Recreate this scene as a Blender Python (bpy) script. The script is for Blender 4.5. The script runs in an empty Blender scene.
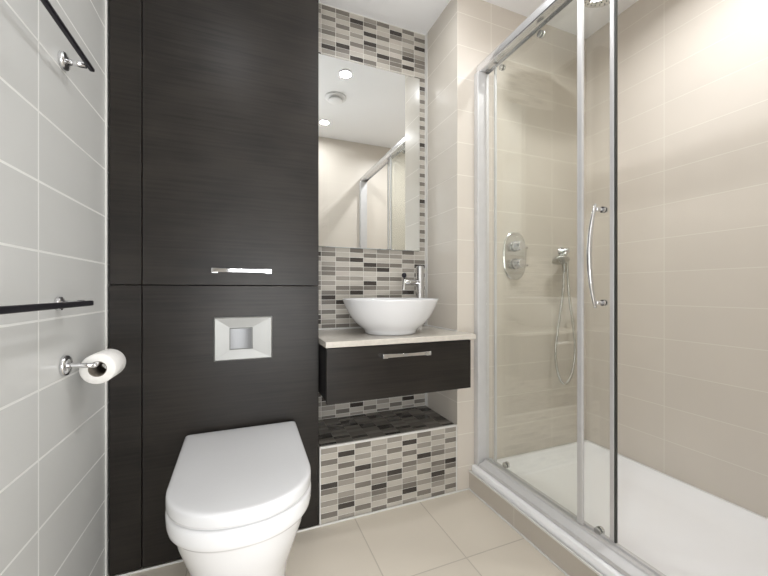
import bpy, bmesh, math, random
from mathutils import Vector, Matrix
random.seed(4)
S = bpy.context.scene
COL = S.collection
PI = math.pi

# ------------------------------------------------------------------ camera
YAW = 0.38131
cam_d = bpy.data.cameras.new('camera'); cam = bpy.data.objects.new('camera', cam_d); COL.objects.link(cam)
cam.location = (0, 0, 0.95)
cam.rotation_euler = (PI / 2, 0, -YAW)
cam_d.sensor_width = 36; cam_d.lens = 350.9 / 768 * 36
cam_d.shift_y = (290.8 - 288) / 768
cam_d.clip_start = 0.02
S.camera = cam

# ------------------------------------------------------------------ world, exposure
S.view_settings.view_transform = 'Standard'; S.view_settings.look = 'None'
S.view_settings.gamma = 1; S.view_settings.use_curve_mapping = False
S.view_settings.exposure = 0.34
W = bpy.data.worlds.new('world'); S.world = W; W.use_nodes = True
W.node_tree.nodes['Background'].inputs[0].default_value = (0.8, 0.88, 1, 1)
W.node_tree.nodes['Background'].inputs[1].default_value = 0.6
SPOT_W = 2.9      # every ceiling downlight of the bathroom
HALL_W = 86.0     # added fill light in the hall behind the camera
FILL_COL = (0.97, 0.98, 1.0)
WARM = (0.97, 0.98, 1.0)

# room measures (metres)
XL, XR = -0.419, 1.79
D, DB = 1.41, 1.72          # face of cabinets and shower wall; back of the basin recess
YF = 0.185                  # wall with the doorway
CZ = 2.367
NX0, NX1 = 0.284, 0.939     # basin recess
TRAYX = 1.005
T0 = 0.884 - 0.154 * 5      # tile course datum

# ------------------------------------------------------------------ materials
def lin(c):
    return tuple((v / 255 / 12.92 if v / 255 <= 0.04045 else ((v / 255 + 0.055) / 1.055) ** 2.4) for v in c)
def base(name, rgb, rough=0.5, metal=0.0, **k):
    m = bpy.data.materials.new(name); m.use_nodes = True
    b = m.node_tree.nodes['Principled BSDF']
    b.inputs['Base Color'].default_value = (*lin(rgb), 1)
    b.inputs['Roughness'].default_value = rough; b.inputs['Metallic'].default_value = metal
    for kk, v in k.items(): b.inputs[kk.replace('_', ' ')].default_value = v
    return m
def nn(m, t, **k):
    n = m.node_tree.nodes.new(t)
    for a, v in k.items(): setattr(n, a, v)
    return n
def noisy(name, rgb, rough, amt=0.05, scale=8, metal=0.0, bump=0.0, **k):
    """a plain material with a slight uneven tone"""
    m = base(name, rgb, rough, metal, **k); L = m.node_tree.links
    b = m.node_tree.nodes['Principled BSDF']
    g = nn(m, 'ShaderNodeNewGeometry'); no = nn(m, 'ShaderNodeTexNoise'); no.inputs['Scale'].default_value = scale
    L.new(g.outputs['Position'], no.inputs['Vector'])
    r = nn(m, 'ShaderNodeValToRGB'); c = lin(rgb)
    r.color_ramp.elements[0].position = 0.3; r.color_ramp.elements[1].position = 0.7
    r.color_ramp.elements[0].color = (*[x * (1 - amt) for x in c], 1)
    r.color_ramp.elements[1].color = (*[min(1, x * (1 + amt)) for x in c], 1)
    L.new(no.outputs['Fac'], r.inputs['Fac']); L.new(r.outputs['Color'], b.inputs['Base Color'])
    if bump:
        bp = nn(m, 'ShaderNodeBump'); bp.inputs['Strength'].default_value = bump; bp.inputs['Distance'].default_value = 0.002
        L.new(no.outputs['Fac'], bp.inputs['Height']); L.new(bp.outputs['Normal'], b.inputs['Normal'])
    return m
def tiles(name, rgb, grout, ua, va, u0, v0, w, h, mortar=0.003, rough=0.22, amt=0.03, gb=1.0, coat=0.0):
    """wall or floor tiles laid on world axes ua/va from datum u0/v0"""
    m = base(name, rgb, rough); L = m.node_tree.links; b = m.node_tree.nodes['Principled BSDF']
    g = nn(m, 'ShaderNodeNewGeometry'); s = nn(m, 'ShaderNodeSeparateXYZ'); L.new(g.outputs['Position'], s.inputs[0])
    def off(ax, o):
        q = nn(m, 'ShaderNodeMath', operation='SUBTRACT'); L.new(s.outputs[ax], q.inputs[0]); q.inputs[1].default_value = o
        return q.outputs[0]
    cb = nn(m, 'ShaderNodeCombineXYZ'); L.new(off(ua, u0 - 20 * w), cb.inputs[0]); L.new(off(va, v0 - 20 * h), cb.inputs[1])
    br = nn(m, 'ShaderNodeTexBrick'); br.offset = 0.0; br.squash = 1.0
    L.new(cb.outputs[0], br.inputs['Vector'])
    br.inputs['Scale'].default_value = 1; br.inputs['Brick Width'].default_value = w; br.inputs['Row Height'].default_value = h
    br.inputs['Mortar Size'].default_value = mortar; br.inputs['Mortar Smooth'].default_value = 0.15; br.inputs['Bias'].default_value = 0
    c = lin(rgb)
    br.inputs['Color1'].default_value = (*[x * (1 - amt) for x in c], 1)
    br.inputs['Color2'].default_value = (*[min(1, x * (1 + amt)) for x in c], 1)
    br.inputs['Mortar'].default_value = (*lin(grout), 1)
    no = nn(m, 'ShaderNodeTexNoise'); no.inputs['Scale'].default_value = 3.5; L.new(g.outputs['Position'], no.inputs['Vector'])
    mr = nn(m, 'ShaderNodeMapRange'); mr.inputs['To Min'].default_value = 0.94; mr.inputs['To Max'].default_value = 1.05
    L.new(no.outputs['Fac'], mr.inputs['Value'])
    vm = nn(m, 'ShaderNodeVectorMath', operation='SCALE'); L.new(br.outputs['Color'], vm.inputs[0]); L.new(mr.outputs[0], vm.inputs['Scale'])
    L.new(vm.outputs[0], b.inputs['Base Color'])
    rr = nn(m, 'ShaderNodeMapRange'); rr.inputs['To Min'].default_value = rough; rr.inputs['To Max'].default_value = 0.75
    L.new(br.outputs['Fac'], rr.inputs['Value']); L.new(rr.outputs[0], b.inputs['Roughness'])
    bp = nn(m, 'ShaderNodeBump'); bp.invert = True; bp.inputs['Strength'].default_value = 0.5 * gb; bp.inputs['Distance'].default_value = 0.001
    L.new(br.outputs['Fac'], bp.inputs['Height']); L.new(bp.outputs['Normal'], b.inputs['Normal'])
    return m
def wood(name, dark, light, rough=0.36):
    m = base(name, dark, rough, Specular_IOR_Level=0.28); L = m.node_tree.links; b = m.node_tree.nodes['Principled BSDF']
    g = nn(m, 'ShaderNodeNewGeometry'); mp = nn(m, 'ShaderNodeMapping'); mp.inputs['Scale'].default_value = (1.6, 1.6, 55)
    L.new(g.outputs['Position'], mp.inputs['Vector'])
    no = nn(m, 'ShaderNodeTexNoise'); no.inputs['Scale'].default_value = 2.2; no.inputs['Detail'].default_value = 6; no.inputs['Roughness'].default_value = 0.6
    L.new(mp.outputs[0], no.inputs['Vector'])
    n2 = nn(m, 'ShaderNodeTexNoise'); n2.inputs['Scale'].default_value = 4.0
    mp2 = nn(m, 'ShaderNodeMapping'); mp2.inputs['Scale'].default_value = (1, 1, 2.6)
    L.new(g.outputs['Position'], mp2.inputs['Vector']); L.new(mp2.outputs[0], n2.inputs['Vector'])
    mx = nn(m, 'ShaderNodeMath', operation='MULTIPLY_ADD'); L.new(n2.outputs['Fac'], mx.inputs[0]); mx.inputs[1].default_value = 0.7; L.new(no.outputs['Fac'], mx.inputs[2])
    r = nn(m, 'ShaderNodeValToRGB'); r.color_ramp.elements[0].position = 0.62; r.color_ramp.elements[1].position = 1.08
    r.color_ramp.elements[0].color = (*lin(dark), 1); r.color_ramp.elements[1].color = (*lin(light), 1)
    L.new(mx.outputs[0], r.inputs['Fac']); L.new(r.outputs['Color'], b.inputs['Base Color'])
    bp = nn(m, 'ShaderNodeBump'); bp.inputs['Strength'].default_value = 0.25; bp.inputs['Distance'].default_value = 0.0006
    L.new(no.outputs['Fac'], bp.inputs['Height']); L.new(bp.outputs['Normal'], b.inputs['Normal'])
    return m
def thin_glass(name, tint):
    m = bpy.data.materials.new(name); m.use_nodes = True; nt = m.node_tree; nt.nodes.clear(); L = nt.links
    o = nt.nodes.new('ShaderNodeOutputMaterial'); t = nt.nodes.new('ShaderNodeBsdfTransparent'); t.inputs[0].default_value = (*tint, 1)
    g = nt.nodes.new('ShaderNodeBsdfGlossy'); g.inputs['Roughness'].default_value = 0.01; g.inputs[0].default_value = (0.95, 0.97, 0.96, 1)
    lw = nt.nodes.new('ShaderNodeLayerWeight'); lw.inputs['Blend'].default_value = 0.5
    p = nt.nodes.new('ShaderNodeMath'); p.operation = 'POWER'; p.inputs[1].default_value = 5; L.new(lw.outputs['Facing'], p.inputs[0])
    ma = nt.nodes.new('ShaderNodeMath'); ma.operation = 'MULTIPLY_ADD'; ma.inputs[1].default_value = 0.9; ma.inputs[2].default_value = 0.035
    L.new(p.outputs[0], ma.inputs[0]); mx = nt.nodes.new('ShaderNodeMixShader')
    L.new(ma.outputs[0], mx.inputs[0]); L.new(t.outputs[0], mx.inputs[1]); L.new(g.outputs[0], mx.inputs[2]); L.new(mx.outputs[0], o.inputs[0])
    return m
def emit(name, col, st):
    m = bpy.data.materials.new(name); m.use_nodes = True; nt = m.node_tree; nt.nodes.clear()
    o = nt.nodes.new('ShaderNodeOutputMaterial'); e = nt.nodes.new('ShaderNodeEmission')
    e.inputs[0].default_value = (*col, 1); e.inputs[1].default_value = st; nt.links.new(e.outputs[0], o.inputs[0]); return m

CREAM = (219, 211, 200); GREYED = (208, 208, 205)  # left wall: same cream tile, the light's grey cast put into its colour
M = dict(
    tile_left=tiles('cream_tile_left_greyed', GREYED, (224, 224, 220), 1, 2, 1.001, T0, 0.4, 0.154, 0.0028, 0.25, 0.012),
    tile_niche=tiles('grey_tile_recess', (211, 204, 193), (217, 211, 201), 1, 2, D, T0, 0.4, 0.154, 0.002, 0.25, 0.012),
    tile_back=tiles('cream_tile_back', (214, 206, 195), (230, 225, 214), 0, 2, 1.135, T0, 0.4, 0.154, 0.0018, 0.40, 0.012, 0.35),
    tile_right=tiles('cream_tile_right', CREAM, (230, 225, 214), 1, 2, 1.015, T0, 0.4, 0.154, 0.0018, 0.40, 0.012, 0.35),
    tile_front=tiles('cream_tile_front', CREAM, (222, 216, 204), 0, 2, 1.135, T0, 0.4, 0.154, 0.0018, 0.40, 0.012, 0.35),
    tile_riser=tiles('taupe_tile_riser', (190, 182, 171), (206, 200, 190), 1, 2, 1.11, -0.5, 0.4, 0.7, 0.002, 0.35, 0.012),
    floor=tiles('beige_floor_tile', (217, 208, 194), (192, 183, 170), 0, 1, 0.737, 1.05, 0.305, 0.6, 0.0022, 0.38, 0.02),
    ceiling=noisy('white_ceiling_paint', (251, 251, 252), 0.6, 0.003, 3),
    paint=noisy('white_wall_paint', (240, 240, 238), 0.7, 0.01, 3),
    hallfloor=noisy('pale_hall_floor', (236, 232, 224), 0.6, 0.03, 20),
    silicone=noisy('white_silicone', (222, 221, 217), 0.4, 0.02, 20),
    wood=wood('dark_wenge_wood', (29, 26, 24), (44, 40, 36)),
    gap=noisy('dark_cabinet_carcass', (22, 20, 19), 0.7, 0.1, 20),
    chrome=noisy('polished_chrome', (226, 226, 228), 0.09, 0.02, 20, metal=1.0),
    brushed=noisy('satin_chrome', (216, 216, 214), 0.2, 0.03, 40, metal=1.0),
    rail=noisy('polished_aluminium', (220, 220, 222), 0.22, 0.02, 30, metal=0.85),
    alu=noisy('satin_aluminium', (212, 211, 211), 0.45, 0.02, 30, metal=0.35),
    black=noisy('dark_towel_bar_metal', (44, 42, 48), 0.35, 0.05, 30, metal=0.5),
    seal=noisy('dark_rubber_seal', (60, 62, 58), 0.5, 0.05, 30),
    ceramic=noisy('white_ceramic', (228, 228, 229), 0.12, 0.01, 5, Coat_Weight=0.3),
    plastic=noisy('white_lid_plastic', (222, 222, 223), 0.2, 0.01, 5),
    tray=noisy('white_stone_resin', (249, 249, 250), 0.28, 0.01, 5),
    stone=noisy('cream_stone_worktop', (206, 200, 190), 0.25, 0.05, 60),
    paper=noisy('soft_paper', (238, 236, 232), 0.9, 0.03, 120, bump=0.3),
    card=noisy('cardboard_core', (120, 112, 102), 0.85, 0.08, 80),
    mirror=base('silvered_mirror', (243, 245, 244), 0.0, 1.0),
    mirror_edge=noisy('bevelled_mirror_edge', (190, 200, 196), 0.2, 0.03, 30),
    glass=thin_glass('clear_shower_glass', (0.982, 0.986, 0.974)),
    grout=noisy('pale_grout', (222, 220, 213), 0.8, 0.03, 50),
    plate=noisy('satin_flush_plate', (150, 150, 147), 0.34, 0.02, 20, metal=0.25),
    button=noisy('polished_flush_button', (120, 121, 122), 0.3, 0.02, 20, metal=0.4),
    lamp=emit('lit_lamp', (1, 0.97, 0.92), 12.0),
    vent=noisy('white_vent_plastic', (246, 246, 246), 0.4, 0.02, 20),
)
MOS = {'l': noisy('mosaic_pale_stone', (184, 178, 168), 0.4, 0.05, 9), 'b': noisy('mosaic_beige_stone', (184, 176, 167), 0.4, 0.05, 9),
       'g': noisy('mosaic_light_grey_stone', (149, 143, 134), 0.35, 0.05, 9), 'G': noisy('mosaic_mid_grey_stone', (117, 111, 103), 0.3, 0.07, 9),
       'D': noisy('mosaic_charcoal_glass', (66, 61, 57), 0.15, 0.08, 9)}

# ------------------------------------------------------------------ mesh helpers
def box(bm, x0, x1, y0, y1, z0, z1, mi=0):
    v = [bm.verts.new((x, y, z)) for z in (z0, z1) for y in (y0, y1) for x in (x0, x1)]
    for q in ((0, 2, 3, 1), (4, 5, 7, 6), (0, 1, 5, 4), (2, 6, 7, 3), (0, 4, 6, 2), (1, 3, 7, 5)):
        f = bm.faces.new([v[i] for i in q]); f.material_index = mi
    return v
def frame_of(d):
    d = Vector(d).normalized(); a = Vector((0, 0, 1)) if abs(d.z) < 0.9 else Vector((1, 0, 0))
    u = d.cross(a).normalized(); return u, d.cross(u).normalized()
def tube(bm, pts, r, n=20, cap=True):
    """round bar through points; r a number or a list of radii"""
    pts = [Vector(p) for p in pts]; rs = r if isinstance(r, (list, tuple)) else [r] * len(pts)
    rings = []; u = None
    for i, p in enumerate(pts):
        d = (pts[min(i + 1, len(pts) - 1)] - pts[max(i - 1, 0)]).normalized()
        if u is None: u, w = frame_of(d)
        else:
            u = (u - d * u.dot(d)).normalized(); w = d.cross(u)
        rings.append([bm.verts.new(p + (u * math.cos(2 * PI * k / n) + w * math.sin(2 * PI * k / n)) * rs[i]) for k in range(n)])
    for a, b in zip(rings, rings[1:]):
        for k in range(n):
            f = bm.faces.new((a[k], a[(k + 1) % n], b[(k + 1) % n], b[k])); f.smooth = True
    if cap: bm.faces.new(rings[0][::-1]); bm.faces.new(rings[-1])
def lathe(bm, prof, c, axis='z', n=64, sx=1.0, sy=1.0):
    """profile of (radius, height) turned about an axis through c"""
    rings = []
    for r, h in prof:
        ring = []
        for k in range(n):
            a = 2 * PI * k / n; p, q = r * math.cos(a) * sx, r * math.sin(a) * sy
            v = {'z': (p, q, h), 'y': (p, h, q), 'x': (h, p, q)}[axis]
            ring.append(bm.verts.new((c[0] + v[0], c[1] + v[1], c[2] + v[2])))
        rings.append(ring)
    for a, b in zip(rings, rings[1:]):
        for k in range(n):
            f = bm.faces.new((a[k], a[(k + 1) % n], b[(k + 1) % n], b[k])); f.smooth = True
    return rings
def lathe_solid(bm, prof, c, axis='z', n=64, sx=1.0, sy=1.0):
    R = lathe(bm, prof, c, axis, n, sx, sy); bm.faces.new(R[0][::-1]); bm.faces.new(R[-1])
def loft(bm, rings, caps=True, smooth=True):
    R = [[bm.verts.new(p) for p in r] for r in rings]; n = len(R[0])
    for a, b in zip(R, R[1:]):
        for k in range(n):
            f = bm.faces.new((a[k], a[(k + 1) % n], b[(k + 1) % n], b[k])); f.smooth = smooth
    if caps: bm.faces.new(R[0][::-1]); bm.faces.new(R[-1])
def B(): return bmesh.new()
def bez(p, n=24):
    """smooth curve through points (Catmull-Rom)"""
    p = [Vector(q) for q in p]; p = [2 * p[0] - p[1]] + p + [2 * p[-1] - p[-2]]; out = []
    for i in range(1, len(p) - 2):
        for k in range(n):
            t = k / n; a, b, c, d = p[i - 1:i + 3]
            out.append(0.5 * ((2 * b) + (c - a) * t + (2 * a - 5 * b + 4 * c - d) * t * t + (3 * b - a - 3 * c + d) * t ** 3))
    out.append(p[-2]); return out

def root_loc(o):
    while o.parent: o = o.parent
    return o.location.copy()
def obj(name, bm, mat, parent=None, loc=None, bevel=0.0, seg=3, mats=None, smooth_angle=None):
    """one mesh object; coordinates in bm are room coordinates"""
    o_ = root_loc(parent) if parent else Vector(loc or (0, 0, 0))
    bmesh.ops.recalc_face_normals(bm, faces=bm.faces)
    bmesh.ops.translate(bm, verts=bm.verts, vec=-o_)
    me = bpy.data.meshes.new(name); bm.to_mesh(me); bm.free()
    for mm in (mats or [mat]): me.materials.append(mm)
    o = bpy.data.objects.new(name, me); COL.objects.link(o)
    if parent: o.parent = parent
    else: o.location = o_
    if bevel:
        b = o.modifiers.new('bevel', 'BEVEL'); b.width = bevel; b.segments = seg; b.limit_method = 'ANGLE'; b.angle_limit = math.radians(35)
        b.harden_normals = False
        if seg > 1: 
            for f in me.polygons: f.use_smooth = True
            w = o.modifiers.new('normals', 'WEIGHTED_NORMAL'); w.keep_sharp = True
    return o
def thing(name, label, cat, loc, group=None):
    o = bpy.data.objects.new(name, None); COL.objects.link(o); o.location = loc; o.empty_display_size = 0.05
    return tag(o, label, cat, group)
def tag(o, label, cat, group=None):
    o['label'] = label; o['category'] = cat
    if group: o['group'] = group
    return o
def struct(name, bm, mat, label=None, **k):
    o = obj(name, bm, mat, **k); o['kind'] = 'structure'
    if label: o['label'] = label
    return o
def area(name, loc, size, watts, col, parent, spread=PI, shape='DISK'):
    l = bpy.data.lights.new(name, 'AREA'); l.shape = shape; l.size = size; l.energy = watts; l.color = col; l.spread = spread
    o = bpy.data.objects.new(name, l); COL.objects.link(o); o.parent = parent
    o.location = Vector(loc) - parent.location
    return o

# ------------------------------------------------------------------ the room
HX0, HX1, HY = -1.3, 1.9, -1.4      # hall behind the doorway
b = B(); box(b, XL - 0.1, XR + 0.1, YF - 0.1, DB + 0.1, -0.1, 0.0)
struct('floor', b, M['floor'], 'beige square tiled bathroom floor')
b = B(); box(b, XL - 0.1, XR + 0.1, YF, DB + 0.1, CZ, CZ + 0.1)
struct('ceiling', b, M['ceiling'], 'flat white painted ceiling')
b = B(); box(b, XL - 0.1, XL, YF, DB + 0.1, 0, CZ)
struct('wall_left', b, M['tile_left'], 'left wall of stacked cream tiles, greyed in colour for the light')
b = B(); box(b, XR, XR + 0.1, YF, DB + 0.1, 0, CZ)
struct('wall_right', b, M['tile_right'], 'cream tiled wall along the shower tray')
b = B(); box(b, XL, NX1, DB, DB + 0.1, 0, CZ)      # grout bed of the mosaic
wb = struct('wall_back', b, M['grout'], 'recess wall of grey and cream stacked mosaic strips')
# pier between recess and shower: front face is the shower's back wall
b = B(); box(b, NX1, XR, D, DB + 0.1, 0, CZ)
b.faces.ensure_lookup_table()
for f in b.faces:
    f.normal_update()
    if f.normal.x < -0.5: f.material_index = 1
struct('wall_shower', b, None, 'cream tiled shower back wall with its return beside the basin', mats=[M['tile_back'], M['tile_niche']])
# wall with the doorway the photo is taken from
b = B(); box(b, 0.57, XR, YF - 0.1, YF, 0, CZ); box(b, XL, -0.25, YF - 0.1, YF, 0, CZ); box(b, -0.25, 0.57, YF - 0.1, YF, 2.03, CZ)
struct('wall_front', b, M['tile_front'], 'cream tiled wall facing the mirror')
b = B()
for x in (-0.25, 0.54): box(b, x, x + 0.03, YF - 0.11, YF + 0.006, 0, 2.03)
box(b, -0.25, 0.57, YF - 0.11, YF + 0.006, 2.0, 2.03)
struct('trim_1', b, M['paint'], 'white door lining')
b = B(); box(b, HX0, HX1, HY, YF - 0.1, -0.1, 0); struct('floor_hall', b, M['hallfloor'])
b = B(); box(b, HX0, HX1, HY, YF - 0.1, CZ, CZ + 0.1); struct('ceiling_hall', b, M['ceiling'])
b = B(); box(b, HX0 - 0.1, HX0, HY, YF - 0.1, 0, CZ); struct('wall_hall_left', b, M['paint'])
b = B(); box(b, HX1, HX1 + 0.1, HY, YF - 0.1, 0, CZ); struct('wall_hall_right', b, M['paint'])
b = B(); box(b, HX0, HX1, HY - 0.1, HY, 0, CZ); struct('wall_hall_end', b, M['paint'])
b = B(); box(b, HX0, -0.25, YF - 0.105, YF - 0.1, 0, CZ); box(b, 0.57, HX1, YF - 0.105, YF - 0.1, 0, CZ); box(b, -0.25, 0.57, YF - 0.105, YF - 0.1, 2.03, CZ)
struct('wall_hall_front', b, M['paint'])

# mosaic: columns and rows of strips
PX, PZ = 0.0730, 0.0239
SHEET = ['glGlglDGlglGl', 'lDlGlGglgGDlg', 'GlglDglGlglGl', 'lglgGlGgDGglG']
UP = ['GlGlgGlgDgl', 'GglGlglDGgl', 'lDGlglGblDl', 'gGlDlDGglGg', 'GlbGlglDgll', 'lDGblgbGGgl', 'GlglgGDlDll', 'lGlDlgGGglG']
MID = ['GlgGGlglGDGlGlgGl', 'lGlgbglGglDglGlGl', 'lDlGlglGDlGlgGlgl', 'GlDGllDGblGlglgGl', 'glGDlGlglGDlglGll', 'glGllGllgGllglGgl', 'lGlglgglDllGlglGl', 'lGDlGllgllGglglGl']
def mosaic(bm, cols, rows, put, pick):
    g = 0.0013; t = 0.0012
    for c in range(cols):
        for r in range(rows):
            put(bm, c, r, 'lbgGD'.index(pick(c, r)), g, t)
TOPZ = CZ - 0.004
def wall_put(bm, c, r, mi, g, t):
    x0 = 0.283 + PX * c; z1 = TOPZ - PZ * r
    x1 = min(x0 + PX, 0.934)
    box(bm, x0 + g, x1 - g, DB - t, DB + 0.001, max(z1 - PZ + g, 0.318), z1 - g, mi)
def wall_pick(c, r):
    z = TOPZ - PZ * (r + 0.5)
    k = int(round((2.168 - z) / PZ)) + 8          # row 8 of UP is the charcoal strip at z 2.168
    if c == 0: return random.choice('lgGlD')
    if 0 <= k < 11: return UP[c - 1][k]
    k = int(round((0.912 - z) / PZ)) + 9          # row 9 of MID is the charcoal strip at z 0.912
    if 0 <= k < 17: return MID[c - 1][k]
    return SHEET[(c + 2) % 4][(r + 5) % 13]
b = B(); mosaic(b, 9, int((TOPZ - 0.32) / PZ) + 1, wall_put, wall_pick)
mo = obj('mosaic_strips', b, None, wb, mats=[MOS[k] for k in 'lbgGD'])
b = B(); box(b, 0.9345, NX1, DB - 0.004, DB, 0.318, CZ); box(b, NX1 - 0.003, NX1, DB - 0.02, DB - 0.004, 0.318, CZ)
struct('trim_2', b, M['silicone'], 'white sealant line in the recess corner')

# boxed ledge under the vanity
BZ = 0.318
lt = thing('tiled_ledge', 'low boxed ledge clad in stacked grey mosaic strips under the floating drawer', 'ledge', (0.61, 1.56, 0))
b = B(); box(b, NX0 + 0.002, NX1 - 0.001, D + 0.004, DB - 0.001, 0.0, BZ - 0.003); obj('body', b, M['grout'], lt)
def front_put(bm, c, r, mi, g, t):
    x0 = 0.2885 + PX * c; x1 = min(x0 + PX, 0.934); z1 = 0.3088 - PZ * r
    box(bm, x0 + g, x1 - g, D + 0.004 - t, D + 0.005, max(z1 - PZ + g, 0.004), z1 - g, mi)
b = B(); mosaic(b, 9, 13, front_put, lambda c, r: SHEET[c % 4][r])
obj('front_mosaic', b, None, lt, mats=[MOS[k] for k in 'lbgGD'])
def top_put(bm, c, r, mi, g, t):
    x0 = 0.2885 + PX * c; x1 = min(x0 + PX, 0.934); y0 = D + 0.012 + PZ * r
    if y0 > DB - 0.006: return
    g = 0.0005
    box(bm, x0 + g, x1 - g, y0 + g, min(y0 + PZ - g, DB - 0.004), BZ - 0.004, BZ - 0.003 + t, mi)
b = B(); mosaic(b, 9, 13, top_put, lambda c, r: {'l': 'G', 'b': 'g', 'g': 'g', 'G': 'D', 'D': 'D'}[SHEET[(c + 1) % 4][(r * 5 + 3) % 13]])  # same strips picked darker: the drawer's shade and dark reflection put into colour
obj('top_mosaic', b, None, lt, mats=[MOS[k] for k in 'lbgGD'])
b = B(); box(b, NX0 + 0.002, NX1 - 0.001, D + 0.001, D + 0.011, BZ - 0.009, BZ)
box(b, NX0 + 0.002, NX0 + 0.007, D + 0.001, D + 0.004, 0, BZ - 0.009); box(b, NX1 - 0.006, NX1 - 0.001, D + 0.001, D + 0.004, 0, BZ - 0.009)
obj('edge_trim', b, M['silicone'], lt)['label'] = 'white edging strip'

# sealant lines of the room
b = B(); box(b, XL, XL + 0.005, D - 0.012, D - 0.0, 0, CZ)
struct('trim_3', b, M['silicone'], 'white sealant line between left wall and cabinet', bevel=0.002, seg=2)
b = B(); box(b, XL + 0.007, NX1, D - 0.006, D - 0.0005, 0, 0.007); box(b, NX1, TRAYX - 0.006, D - 0.006, D, 0, 0.006)
struct('trim_4', b, M['silicone'], 'white sealant line along the floor', bevel=0.0015, seg=2)

# tiled upstand of the shower tray
b = B(); box(b, TRAYX, TRAYX + 0.012, YF, D, 0, 0.083)
struct('trim_5', b, M['tile_riser'], 'taupe tiled upstand in front of the shower tray')
b = B(); box(b, TRAYX - 0.006, TRAYX, YF, D, 0, 0.006); box(b, TRAYX - 0.002, TRAYX + 0.004, YF, D, 0.083, 0.091)
struct('trim_6', b, M['silicone'], 'white sealant lines of the upstand', bevel=0.0015, seg=2)

# ------------------------------------------------------------------ dark cabinets
SX = -0.3195      # seam between filler strip and doors
SZ = 0.9695       # seam between upper and lower fronts
uc = thing('storage_cabinet', 'tall dark wood cupboard front above the flush plate, reaching the ceiling', 'cabinet', (-0.07, 1.56, SZ))
b = B(); box(b, XL + 0.008, NX0 - 0.002, D + 0.021, DB - 0.002, SZ + 0.002, CZ - 0.002); obj('body', b, M['gap'], uc)
b = B(); box(b, SX + 0.0015, NX0 - 0.002, D + 0.002, D + 0.02, SZ + 0.0015, CZ - 0.003)
dr = obj('door', b, M['wood'], uc, bevel=0.0012, seg=2)
b = B(); box(b, XL + 0.008, SX - 0.0015, D + 0.002, D + 0.02, SZ + 0.0015, CZ - 0.003); obj('filler_panel', b, M['wood'], uc, bevel=0.0012, seg=2)
def bar_handle(x0, x1, y, z, parent, w=0.012):
    """flat bar handle, feet behind both ends; y is the face it is fixed to"""
    b = B(); n = 12; pr = []
    for i in range(n + 1):
        t = i / n; x = x0 + (x1 - x0) * t; bow = 0.006 * math.sin(PI * t)
        yc = y - 0.024 - bow; hz = w / 2 * (1 - 0.25 * math.sin(PI * t))
        pr.append([(x, yc - 0.003, z - hz), (x, yc + 0.004, z - hz), (x, yc + 0.004, z + hz), (x, yc - 0.003, z + hz)])
    loft(b, pr, smooth=False)
    for xa, xb in ((x0, x0 + 0.022), (x1 - 0.022, x1)): box(b, xa, xb, y - 0.026, y - 0.0003, z - w / 2 - 0.002, z + w / 2 - 0.001)
    h = obj('handle', b, M['chrome'], parent, bevel=0.001, seg=2); h['label'] = 'chrome bar handle'; return h
bar_handle(-0.106, 0.100, D + 0.002, 1.024, dr, 0.016)
lc = thing('cistern_cabinet', 'dark wood lower panel behind the toilet holding the flush plate', 'cabinet', (-0.07, 1.56, 0))
b = B(); box(b, XL + 0.008, NX0 - 0.002, D + 0.021, DB - 0.002, 0.0, SZ - 0.0005); obj('body', b, M['gap'], lc)
b = B(); box(b, SX + 0.0015, NX0 - 0.002, D + 0.002, D + 0.02, 0.008, SZ - 0.0015); obj('access_panel', b, M['wood'], lc, bevel=0.0012, seg=2)
b = B(); box(b, XL + 0.008, SX - 0.0015, D + 0.002, D + 0.02, 0.008, SZ - 0.0015); obj('filler_panel', b, M['wood'], lc, bevel=0.0012, seg=2)

# flush plate
fp = thing('flush_plate', 'square edged chrome flush plate on the dark panel above the toilet', 'flush plate', (0.002, D, 0.694))
FX0, FX1, FZ0, FZ1 = -0.099, 0.103, 0.694, 0.853
fy = D + 0.0018; fc = (-0.007, 0.7735)
def rect(x0, x1, z0, z1, y): return [(x0, y, z0), (x1, y, z0), (x1, y, z1), (x0, y, z1)]
b = B(); loft(b, [rect(FX0, FX1, FZ0, FZ1, fy), rect(FX0, FX1, FZ0, FZ1, fy - 0.006), rect(FX0 + 0.004, FX1 - 0.004, FZ0 + 0.004, FZ1 - 0.004, fy - 0.011),
                  rect(fc[0] - 0.040, fc[0] + 0.040, fc[1] - 0.042, fc[1] + 0.042, fy - 0.007)], smooth=False)
pl = obj('plate', b, M['plate'], fp, bevel=0.0006, seg=1)
b = B(); n = 10; pr = []
for i in range(n + 1):
    t = i / n * 2 - 1; x = fc[0] + 0.0365 * t; dy = -0.009 - 0.004 * (t * t)
    pr.append([(x, fy - 0.0072, fc[1] - 0.0365), (x, fy + dy, fc[1] - 0.0365), (x, fy + dy, fc[1] + 0.0365), (x, fy - 0.0072, fc[1] + 0.0365)])
loft(b, pr, smooth=False); bt = obj('button', b, M['button'], fp); bt['label'] = 'curved push button'
b = B()
for s in (-1, 1):
    box(b, fc[0] + s * 0.0385 - 0.001, fc[0] + s * 0.0385 + 0.001, fy - 0.0085, fy - 0.0072, fc[1] - 0.0395, fc[1] + 0.0395)
    box(b, fc[0] - 0.0395, fc[0] + 0.0395, fy - 0.0085, fy - 0.0072, fc[1] + s * 0.0385 - 0.001, fc[1] + s * 0.0385 + 0.001)
obj('button_gap', b, M['seal'], fp)['label'] = 'dark joint round the button'

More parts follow.
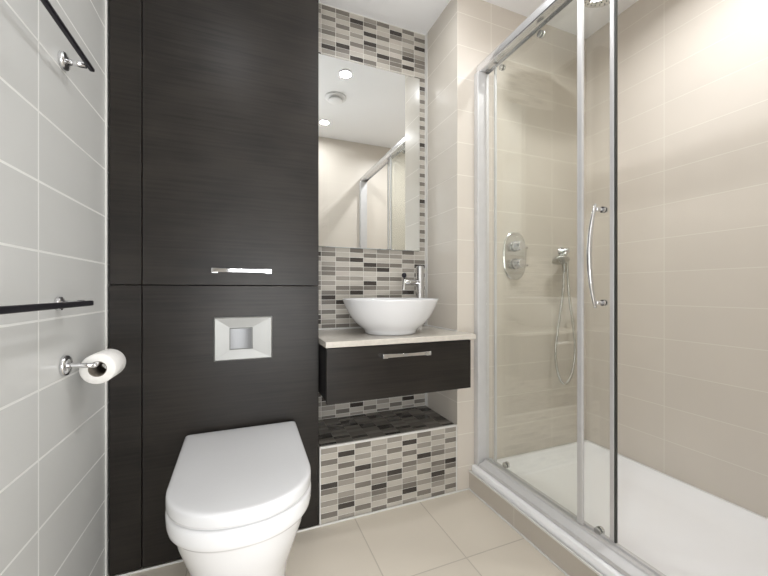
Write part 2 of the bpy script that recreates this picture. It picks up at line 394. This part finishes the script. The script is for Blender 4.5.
# ------------------------------------------------------------------ toilet
def dee(hw, yf, ys, yb, z, n=28, taper=0.0, rc=0.012, sup=2.2):
    """D-shaped ring: straight sides from yb to ys, rounded front reaching yf"""
    pts = []
    for i in range(2 * n + 1):
        a = PI * i / (2 * n)
        cx_, sn = math.cos(a), math.sin(a)
        x = hw * math.copysign(abs(cx_) ** (2 / sup), cx_); y = ys - (ys - yf) * abs(sn) ** (2 / sup)
        pts.append((x, y, z))
    for k in range(1, 7): pts.append((-hw * (1 - taper * k / 6), ys + (yb - rc - ys) * k / 6, z))
    hb = hw * (1 - taper)
    pts.append((-hb + rc * 0.3, yb - rc * 0.3, z)); pts.append((-hb + rc, yb, z))
    pts.append((hb - rc, yb, z)); pts.append((hb - rc * 0.3, yb - rc * 0.3, z))
    for k in range(6, 0, -1): pts.append((hw * (1 - taper * k / 6), ys + (yb - rc - ys) * k / 6, z))
    return pts
to = thing('toilet', 'white ceramic back-to-wall toilet with closed lid against the dark panel', 'toilet', (0, 1.14, 0))
YB = D - 0.002
b = B(); sec = []
for z, hw, yf, ys in ((0.0, 0.118, 1.02, 1.16), (0.012, 0.121, 1.015, 1.16), (0.10, 0.124, 1.0, 1.15), (0.18, 0.133, 0.965, 1.12), (0.25, 0.148, 0.925, 1.09),
                      (0.31, 0.161, 0.898, 1.065), (0.342, 0.167, 0.888, 1.055), (0.350, 0.169, 0.885, 1.052), (0.354, 0.176, 0.877, 1.05), (0.360, 0.180, 0.873, 1.05),
                      (0.372, 0.182, 0.870, 1.05), (0.396, 0.183, 0.868, 1.05), (0.404, 0.181, 0.870, 1.05), (0.407, 0.176, 0.876, 1.05)):
    sec.append(dee(hw, yf, ys, YB, z))
loft(b, sec); obj('bowl', b, M['ceramic'], to)
b = B(); loft(b, [dee(0.180, 0.872, 1.05, 1.375, 0.4085), dee(0.182, 0.870, 1.05, 1.375, 0.411), dee(0.181, 0.871, 1.05, 1.375, 0.4125)])
obj('seat', b, M['plastic'], to)
b = B(); sec = []
for z, ins in ((0.4135, 0.004), (0.4155, 0.0005), (0.420, 0.0), (0.436, 0.0), (0.442, 0.0008), (0.4455, 0.003), (0.4475, 0.007), (0.4484, 0.013)):
    sec.append(dee(0.182 - ins, 0.864 + ins, 1.05, 1.392 - ins * 0.6, z, rc=0.007, taper=-0.03))
for ins, z in ((0.04, 0.4493), (0.09, 0.450), (0.13, 0.4503)):
    sec.append(dee(0.182 - ins, 0.864 + ins * 1.2, 1.05, 1.392 - ins, z, rc=0.007, taper=-0.03))
loft(b, sec); obj('lid', b, M['plastic'], to)
for s in (-1, 1):
    b = B(); tube(b, [(s * 0.07 - 0.02, 1.398, 0.424), (s * 0.07 + 0.02, 1.398, 0.424)], 0.009); obj('hinge', b, M['chrome'], to)

# ------------------------------------------------------------------ vanity
VY = 1.30; VZ = 0.758
va = thing('vanity_unit', 'floating dark wood vanity drawer unit fixed below the basin worktop', 'vanity', (0.61, 1.5, 0.52))
b = B(); box(b, 0.292, 0.930, VY + 0.019, DB - 0.003, 0.528, VZ - 0.0235); obj('body', b, M['gap'], va)
b = B(); box(b, 0.290, 0.936, VY + 0.001, VY + 0.018, 0.521, VZ - 0.026)
df = obj('drawer', b, M['wood'], va, bevel=0.0012, seg=2)
bar_handle(0.508, 0.722, VY + 0.001, 0.6935, df, 0.016)
b = B()
L_ = [(0.2855, DB - 0.002), (0.2855, VY - 0.004), (0.961, VY - 0.004), (0.961, D - 0.002), (NX1 - 0.0015, D - 0.002), (NX1 - 0.0015, DB - 0.002)]
loft(b, [[(x, y, VZ - 0.023) for x, y in L_], [(x, y, VZ) for x, y in L_]], smooth=False)
wt = tag(obj('worktop', b, M['stone'], loc=(0.61, 1.5, VZ - 0.023), bevel=0.002, seg=2), 'cream stone worktop slab on the vanity, carrying the basin', 'worktop')
b = B(); box(b, 0.2865, NX1 - 0.004, DB - 0.009, DB - 0.0045, VZ + 0.0005, VZ + 0.008); box(b, NX1 - 0.008, NX1 - 0.0015, D, DB - 0.009, VZ + 0.0005, VZ + 0.006)
struct('trim_7', b, M['silicone'], 'white sealant line behind the worktop')

# basin
bc = (0.625, 1.480)
b = B(); prof = [(0.0, 0.0), (0.112, 0.0), (0.118, 0.004), (0.119, 0.014), (0.126, 0.022), (0.142, 0.034), (0.160, 0.050), (0.178, 0.072), (0.193, 0.096), (0.205, 0.120), (0.214, 0.142), (0.218, 0.151),
                 (0.2185, 0.154), (0.216, 0.156), (0.212, 0.155), (0.208, 0.150), (0.198, 0.122), (0.184, 0.094), (0.162, 0.066), (0.130, 0.042), (0.09, 0.028), (0.03, 0.021), (0.0, 0.0205)]
lathe(b, [(r + (0.0004 if r == 0 else 0), h) for r, h in prof], (bc[0], bc[1], VZ + 0.0005), n=96, sx=1.0)
bs = thing('basin', 'round white ceramic vessel basin standing on the stone worktop', 'basin', (bc[0], bc[1], VZ))
obj('bowl', b, M['ceramic'], bs)
b = B(); lathe_solid(b, [(0.028, 0.0205), (0.028, 0.0235), (0.02, 0.026), (0.004, 0.027)], (bc[0], bc[1], VZ + 0.001), n=32); obj('waste', b, M['chrome'], bs)

# tap
tx, ty = 0.872, 1.662
tp = thing('basin_tap', 'tall chrome pillar tap beside the round basin', 'tap', (tx, ty, VZ))
b = B(); lathe_solid(b, [(0.026, 0.0005), (0.026, 0.006), (0.023, 0.009), (0.0215, 0.012), (0.0215, 0.316), (0.0205, 0.322), (0.016, 0.324)], (tx, ty, VZ), n=32); obj('pillar', b, M['chrome'], tp)
b = B(); sp = Vector((-0.118, -0.060, 0)); e = Vector((tx, ty, VZ + 0.238))
tube(b, [e, e + sp * 0.5, e + sp * 1.0 + Vector((0, 0, -0.002))], [0.013, 0.012, 0.011]); obj('spout', b, M['chrome'], tp)
b = B(); q = e + sp; tube(b, bez([q + Vector((0.004, 0.003, 0.012)), q + Vector((-0.002, 0, -0.006)), q + Vector((-0.006, -0.004, -0.045))], 6), 0.0095)
obj('outlet', b, M['brushed'], tp)
b = B(); k = e + sp * 1.03 + Vector((0, 0, 0.032)); lathe_solid(b, [(0.004, -0.012), (0.010, -0.009), (0.0125, 0.0), (0.010, 0.009), (0.004, 0.012)], k, n=24)
tube(b, [q, k], 0.004, 10)
obj('lever', b, M['black'], tp)['label'] = 'small dark lever knob'

# mirror
mi = thing('wall_mirror', 'tall frameless rectangular mirror on the mosaic recess wall', 'mirror', (0.59, DB - 0.01, 1.165))
b = B(); box(b, 0.288, 0.890, DB - 0.018, DB - 0.0015, 1.166, 2.103); obj('backing', b, M['mirror_edge'], mi)
b = B(); y0 = DB - 0.0185
loft(b, [rect(0.288, 0.890, 1.166, 2.103, y0), rect(0.288, 0.890, 1.166, 2.103, y0 - 0.002), rect(0.290, 0.888, 1.168, 2.101, y0 - 0.0035)], smooth=False)
obj('glass', b, M['mirror'], mi)

# ------------------------------------------------------------------ left wall fittings
def rosette(bm, y, z, r=0.024, d=0.009):
    lathe_solid(bm, [(r, 0.0004), (r, d * 0.6), (r * 0.9, d), (r * 0.4, d + 0.001)], (XL, y, z), 'x', 36)
def towel_bar(z, y_m, y_end, y_far, out, label, rad, hw):
    t = thing('towel_bar', label, 'towel bar', (XL, y_m, z), 'towel bars on the left wall')
    for y in (y_m, y_far + 0.06):
        b = B(); rosette(b, y, z, rad, 0.010); obj('mount', b, M['chrome'], t)
        b = B(); tube(b, [(XL + 0.0105, y, z), (XL + out - 0.0065, y, z)], 0.0075); obj('arm', b, M['chrome'], t)
    b = B(); box(b, XL + out - 0.006, XL + out + 0.006, y_far, y_end, z - hw, z + hw)
    obj('bar', b, M['black'], t, bevel=0.003, seg=3)['label'] = 'dark square section bar'
    return t
towel_bar(1.522, 1.108, 1.128, 0.52, 0.055, 'high dark towel bar near the top of the left tiled wall', 0.022, 0.0045)
towel_bar(0.919, 1.085, 1.105, 0.50, 0.060, 'dark towel bar at mid height just above the toilet roll', 0.017, 0.0065)
rh = thing('toilet_roll_holder', 'chrome toilet roll holder with round rosette on the left wall', 'toilet roll holder', (XL, 1.118, 0.76))
b = B(); rosette(b, 1.118, 0.762, 0.026, 0.010); obj('rosette', b, M['chrome'], rh)
b = B(); hx = XL + 0.062
tube(b, bez([(XL + 0.008, 1.118, 0.762), (XL + 0.045, 1.118, 0.759), (hx - 0.004, 1.124, 0.757), (hx, 1.136, 0.757), (hx, 1.240, 0.757)], 10), 0.0065); obj('arm', b, M['chrome'], rh)
tr = thing('toilet_roll', 'white toilet paper roll hanging on the chrome holder', 'toilet roll', (hx, 1.20, 0.70))
RC = (hx, 1.186, 0.7435); RR = 0.040; RI = 0.0195; HL = 0.046
b = B(); lathe(b, [(RI + 0.001, -HL), (RR - 0.002, -HL), (RR, -HL + 0.003), (RR, HL - 0.003), (RR - 0.002, HL), (RI + 0.001, HL)], RC, 'y', 56); obj('paper', b, M['paper'], tr)
b = B(); lathe(b, [(RI + 0.001, -HL), (RI - 0.0005, -HL), (RI - 0.0005, HL), (RI + 0.001, HL), (RI + 0.001, -HL)], RC, 'y', 40); obj('core', b, M['card'], tr)

# ------------------------------------------------------------------ shower
TZ = 0.099
st = thing('shower_tray', 'low white rectangular shower tray behind the glass', 'shower tray', (1.40, 0.8, 0.0))
b = B(); x0, x1, y0, y1 = TRAYX + 0.013, XR - 0.001, YF + 0.001, D - 0.001
def rr(x0, x1, y0, y1, z, r=0.03, n=6):
    p = []
    for cx_, cy_, a0 in ((x1 - r, y1 - r, 0), (x0 + r, y1 - r, PI / 2), (x0 + r, y0 + r, PI), (x1 - r, y0 + r, 1.5 * PI)):
        for k in range(n + 1):
            a = a0 + PI / 2 * k / n; p.append((cx_ + r * math.cos(a), cy_ + r * math.sin(a), z))
    return p
dx = 0.045
loft(b, [rr(x0, x1, y0, y1, 0.0, 0.004), rr(x0, x1, y0, y1, TZ + 0.016 - 0.004, 0.004), rr(x0 + 0.003, x1 - 0.003, y0 + 0.003, y1 - 0.003, TZ + 0.016, 0.004),
         rr(x0 + 0.085, x1 - 0.030, y0 + 0.05, y1 - 0.03, TZ + 0.016, 0.04), rr(x0 + 0.095, x1 - 0.040, y0 + 0.06, y1 - 0.04, TZ + 0.006, 0.04), rr(x0 + 0.3, x1 - 0.2, y0 + 0.3, y1 - 0.3, TZ + 0.003, 0.05)])
obj('basin', b, M['tray'], st)
LZ = TZ + 0.0165           # enclosure stands on the tray rim
RTOP = 2.040
en = thing('shower_enclosure', 'clear glass sliding shower enclosure with chrome rails standing on the tray', 'shower enclosure', (1.075, 0.8, LZ))
for ya, yb in ((D - 0.032, D - 0.001), (YF + 0.001, YF + 0.040)):
    b = B(); box(b, 1.032, 1.098, ya, yb, LZ + 0.001, RTOP - 0.046); obj('wall_profile', b, M['alu'], en, bevel=0.004, seg=3)
b = B(); prof = [(1.036, LZ), (1.032, LZ + 0.006), (1.032, LZ + 0.018), (1.050, LZ + 0.024), (1.060, LZ + 0.030), (1.062, LZ + 0.036), (1.076, LZ + 0.036), (1.078, LZ + 0.028), (1.086, LZ + 0.028), (1.088, LZ + 0.036), (1.104, LZ + 0.034), (1.106, LZ)]
loft(b, [[(x, YF + 0.041, z) for x, z in prof], [(x, D - 0.041, z) for x, z in prof]], smooth=False); obj('bottom_rail', b, M['alu'], en, bevel=0.0015, seg=2)
b = B(); prof = [(1.048, RTOP - 0.046), (1.044, RTOP - 0.042), (1.042, RTOP - 0.020), (1.046, RTOP - 0.006), (1.056, RTOP), (1.096, RTOP), (1.100, RTOP - 0.004), (1.100, RTOP - 0.046), (1.0975, RTOP - 0.046), (1.0975, RTOP - 0.036), (1.068, RTOP - 0.036), (1.068, RTOP - 0.046)]
loft(b, [[(x, YF + 0.002, z) for x, z in prof], [(x, D - 0.006, z) for x, z in prof]], smooth=False); obj('top_rail', b, M['rail'], en, bevel=0.0015, seg=2)
# fixed panel (outer) and its edge stile
FE = 0.865
b = B(); box(b, 1.0705, 1.0755, FE + 0.010, D - 0.041, LZ + 0.037, RTOP - 0.037); fg = obj('fixed_panel', b, M['glass'], en)
b = B(); box(b, 1.0675, 1.0785, FE - 0.010, FE + 0.011, LZ + 0.037, RTOP - 0.047); obj('stile', b, M['alu'], fg, bevel=0.003, seg=3)
# sliding door (inner), pushed back behind the fixed panel
DE = 0.764
b = B(); box(b, 1.0905, 1.0955, DE + 0.010, D - 0.075, LZ + 0.038, RTOP - 0.047); sd = obj('sliding_door', b, M['glass'], en)
b = B(); box(b, 1.0885, 1.0990, DE - 0.004, DE + 0.011, LZ + 0.038, RTOP - 0.047); obj('stile', b, M['alu'], sd, bevel=0.003, seg=3)
b = B(); box(b, 1.0895, 1.0985, DE - 0.009, DE - 0.0045, LZ + 0.038, RTOP - 0.047); obj('seal_strip', b, M['seal'], sd)['label'] = 'dark magnetic seal strip'
b = B(); box(b, 1.0885, 1.0990, D - 0.088, D - 0.0745, LZ + 0.038, RTOP - 0.047); obj('end_strip', b, M['alu'], sd, bevel=0.003, seg=2)
hy = 0.800
b = B(); zc_ = 1.063; pts = []
for i in range(25):
    t = i / 24 * 2 - 1; pts.append((1.062 - 0.028 * (1 - t * t), hy + 0.003, zc_ + 0.168 * t))
tube(b, pts, [0.0045 + 0.0035 * (1 - abs(i / 12 - 1) ** 2) for i in range(25)], 16)
for s in (-1, 1):
    z = zc_ + 0.152 * s
    tube(b, [(1.062, hy + 0.003, z), (1.0910, hy - 0.002, z)], 0.0065, 16)
    lathe_solid(b, [(0.010, 0.0), (0.010, 0.004)], (1.0873, hy - 0.002, z), 'x', 24); lathe_solid(b, [(0.010, 0.0), (0.010, 0.006)], (1.0967, hy - 0.002, z), 'x', 24)
obj('handle', b, M['chrome'], sd)['label'] = 'bowed chrome door handle'
for y, z in ((1.285, RTOP - 0.072), (1.06, RTOP - 0.072), (1.26, LZ + 0.052), (0.815, LZ + 0.038)):
    b = B(); lathe_solid(b, [(0.013, 0.0), (0.013, 0.009), (0.008, 0.012)], (1.0967, y, z), 'x', 24); lathe_solid(b, [(0.012, -0.005), (0.012, 0.0)], (1.0913, y, z), 'x', 24)
    obj('roller', b, M['brushed'], sd)

# shower valve
vz = 1.127
sv = thing('shower_valve', 'oval chrome shower valve plate with two knobs on the cream wall', 'shower valve', (1.28, D, vz - 0.12))
b = B(); VX = 1.28
def stad(hw, hh, y, n=24):
    p = []
    for k in range(2 * n):
        a = 2 * PI * k / (2 * n); c_, s_ = math.cos(a), math.sin(a)
        p.append((VX + hw * math.copysign(abs(c_) ** 0.8, c_), y, vz + hh * math.copysign(abs(s_) ** 0.8, s_)))
    return p
loft(b, [stad(0.074, 0.120, D - 0.0004), stad(0.074, 0.120, D - 0.005), stad(0.070, 0.116, D - 0.008)], smooth=False); obj('plate', b, M['brushed'], sv)
for dz in (0.048, -0.040):
    b = B(); lathe_solid(b, [(0.027, -0.0085), (0.027, -0.020), (0.022, -0.024), (0.022, -0.052), (0.019, -0.055)], (VX, D, vz + dz), 'y', 32)
    tube(b, [(VX, D - 0.044, vz + dz), (VX + 0.038, D - 0.050, vz + dz - 0.012)], [0.005, 0.004], 12)
    obj('knob', b, M['chrome'], sv)

# hand shower
hs = thing('hand_shower', 'chrome hand shower with a looped hose hanging in the shower', 'hand shower', (1.55, D, 1.10))
b = B(); ox, oz = 1.600, 1.163
lathe_solid(b, [(0.025, -0.0005), (0.025, -0.006), (0.018, -0.009), (0.014, -0.012), (0.014, -0.045), (0.010, -0.048)], (ox, D, oz), 'y', 28)
tube(b, [(ox, D - 0.036, oz), (ox - 0.028, D - 0.044, oz - 0.03)], [0.011, 0.013], 16)
obj('holder', b, M['chrome'], hs)
b = B(); hp = Vector((ox - 0.030, D - 0.046, oz - 0.036))
tube(b, [hp + Vector((0.003, 0.002, -0.075)), hp, hp + Vector((-0.040, -0.024, 0.008))], [0.009, 0.012, 0.012], 16)
u_ = Vector((-0.2, -0.38, -0.9)).normalized(); c0 = hp + Vector((-0.060, -0.030, -0.014))
tube(b, [c0 - u_ * 0.012, c0, c0 + u_ * 0.010, c0 + u_ * 0.012], [0.016, 0.038, 0.042, 0.038], 28)
obj('head', b, M['brushed'], hs)
b = B(); yy = D - 0.045; hb = hp + Vector((0.003, 0.002, -0.072))
tube(b, bez([hb, (1.560, yy, 0.93), (1.525, yy, 0.74), (1.510, yy, 0.61), (1.535, yy, 0.50), (1.578, yy, 0.458), (1.622, yy, 0.50), (1.650, yy, 0.61), (1.640, yy, 0.74), (1.606, yy, 0.93), (1.598, yy + 0.003, 1.08), (ox + 0.001, D - 0.030, oz - 0.008)], 10), 0.0066, 12)
obj('hose', b, M['brushed'], hs)

# overhead rose
ov = thing('overhead_shower_head', 'large round chrome overhead shower head hung from the ceiling', 'shower head', (1.40, 1.0, 2.2))
oc = (1.395, 0.995, 2.20)
b = B(); lathe_solid(b, [(0.104, 0.0), (0.110, 0.003), (0.110, 0.007), (0.06, 0.014), (0.02, 0.022), (0.016, 0.036)], oc, n=64); obj('rose', b, M['brushed'], ov)
b = B()
for ring, cnt in ((0.02, 8), (0.04, 14), (0.06, 20), (0.08, 26), (0.095, 32)):
    for k in range(cnt):
        a = 2 * PI * k / cnt; lathe_solid(b, [(0.0022, -0.0022), (0.0026, 0.0005)], (oc[0] + ring * math.cos(a), oc[1] + ring * math.sin(a), oc[2]), n=6)
obj('nozzles', b, M['seal'], ov)
b = B(); tube(b, [(oc[0], oc[1], oc[2] + 0.034), (oc[0], oc[1], CZ - 0.006)], 0.010); lathe_solid(b, [(0.028, -0.008), (0.028, -0.0005)], (oc[0], oc[1], CZ), n=32); obj('arm', b, M['chrome'], ov)

# ------------------------------------------------------------------ ceiling fittings
def downlight(x, y, label, k=1.0, spread=3.0):
    t = thing('ceiling_downlight', label, 'downlight', (x, y, CZ), 'recessed ceiling downlights')
    b = B(); lathe(b, [(0.021, -0.0006), (0.021, -0.006), (0.038, -0.006), (0.042, -0.0006), (0.021, -0.0006)], (x, y, CZ), n=40); obj('bezel', b, M['vent'], t)
    b = B(); lathe_solid(b, [(0.0205, -0.0035), (0.0205, -0.0008)], (x, y, CZ), n=32); obj('lens', b, M['lamp'], t)
    area('lamp_light', (x, y, CZ - 0.008), 0.07, SPOT_W * k, WARM, t, spread)
downlight(0.618, 1.182, 'lit ceiling downlight nearest the basin recess, upper one in the mirror')
downlight(0.630, 0.482, 'lit ceiling downlight near the doorway wall, lower one in the mirror', 0.9)
downlight(-0.06, 0.482, 'lit ceiling downlight over the floor left of the doorway', 0.6)
downlight(1.34, 0.70, 'lit ceiling downlight over the shower tray', 1.95, 2.7)
ev = thing('ceiling_vent', 'round white ceiling vent between the two downlights seen in the mirror', 'vent', (0.627, 0.877, CZ))
b = B(); lathe_solid(b, [(0.078, -0.0005), (0.078, -0.005), (0.068, -0.012), (0.048, -0.013)], (0.627, 0.877, CZ), n=48); obj('collar', b, M['vent'], ev)
b = B(); lathe_solid(b, [(0.038, -0.0135), (0.052, -0.020), (0.054, -0.026), (0.046, -0.031), (0.004, -0.034)], (0.627, 0.877, CZ), n=48); obj('valve_disc', b, M['vent'], ev)
# added fill light in the unseen hall, with a made-up window frame
wh = thing('hall_fill_light', 'added unseen fill light panel in a frame at the end of the hall', 'fill light', (0.3, HY, 0.2))
b = B()
for x in (HX0 + 0.15, 0.27, HX1 - 0.21): box(b, x, x + 0.06, HY + 0.001, HY + 0.05, 0.15, 2.25)
for z in (0.15, 2.19): box(b, HX0 + 0.21, HX1 - 0.21, HY + 0.001, HY + 0.05, z, z + 0.06)
obj('frame', b, M['paint'], wh)
w = area('fill_panel', (0.3, HY + 0.06, 1.2), 2.8, HALL_W, FILL_COL, wh, shape='RECTANGLE'); w.data.size_y = 2.0
w.rotation_euler = (PI / 2 + math.radians(22), 0, 0)      # added light tilted up to brighten the bathroom ceiling
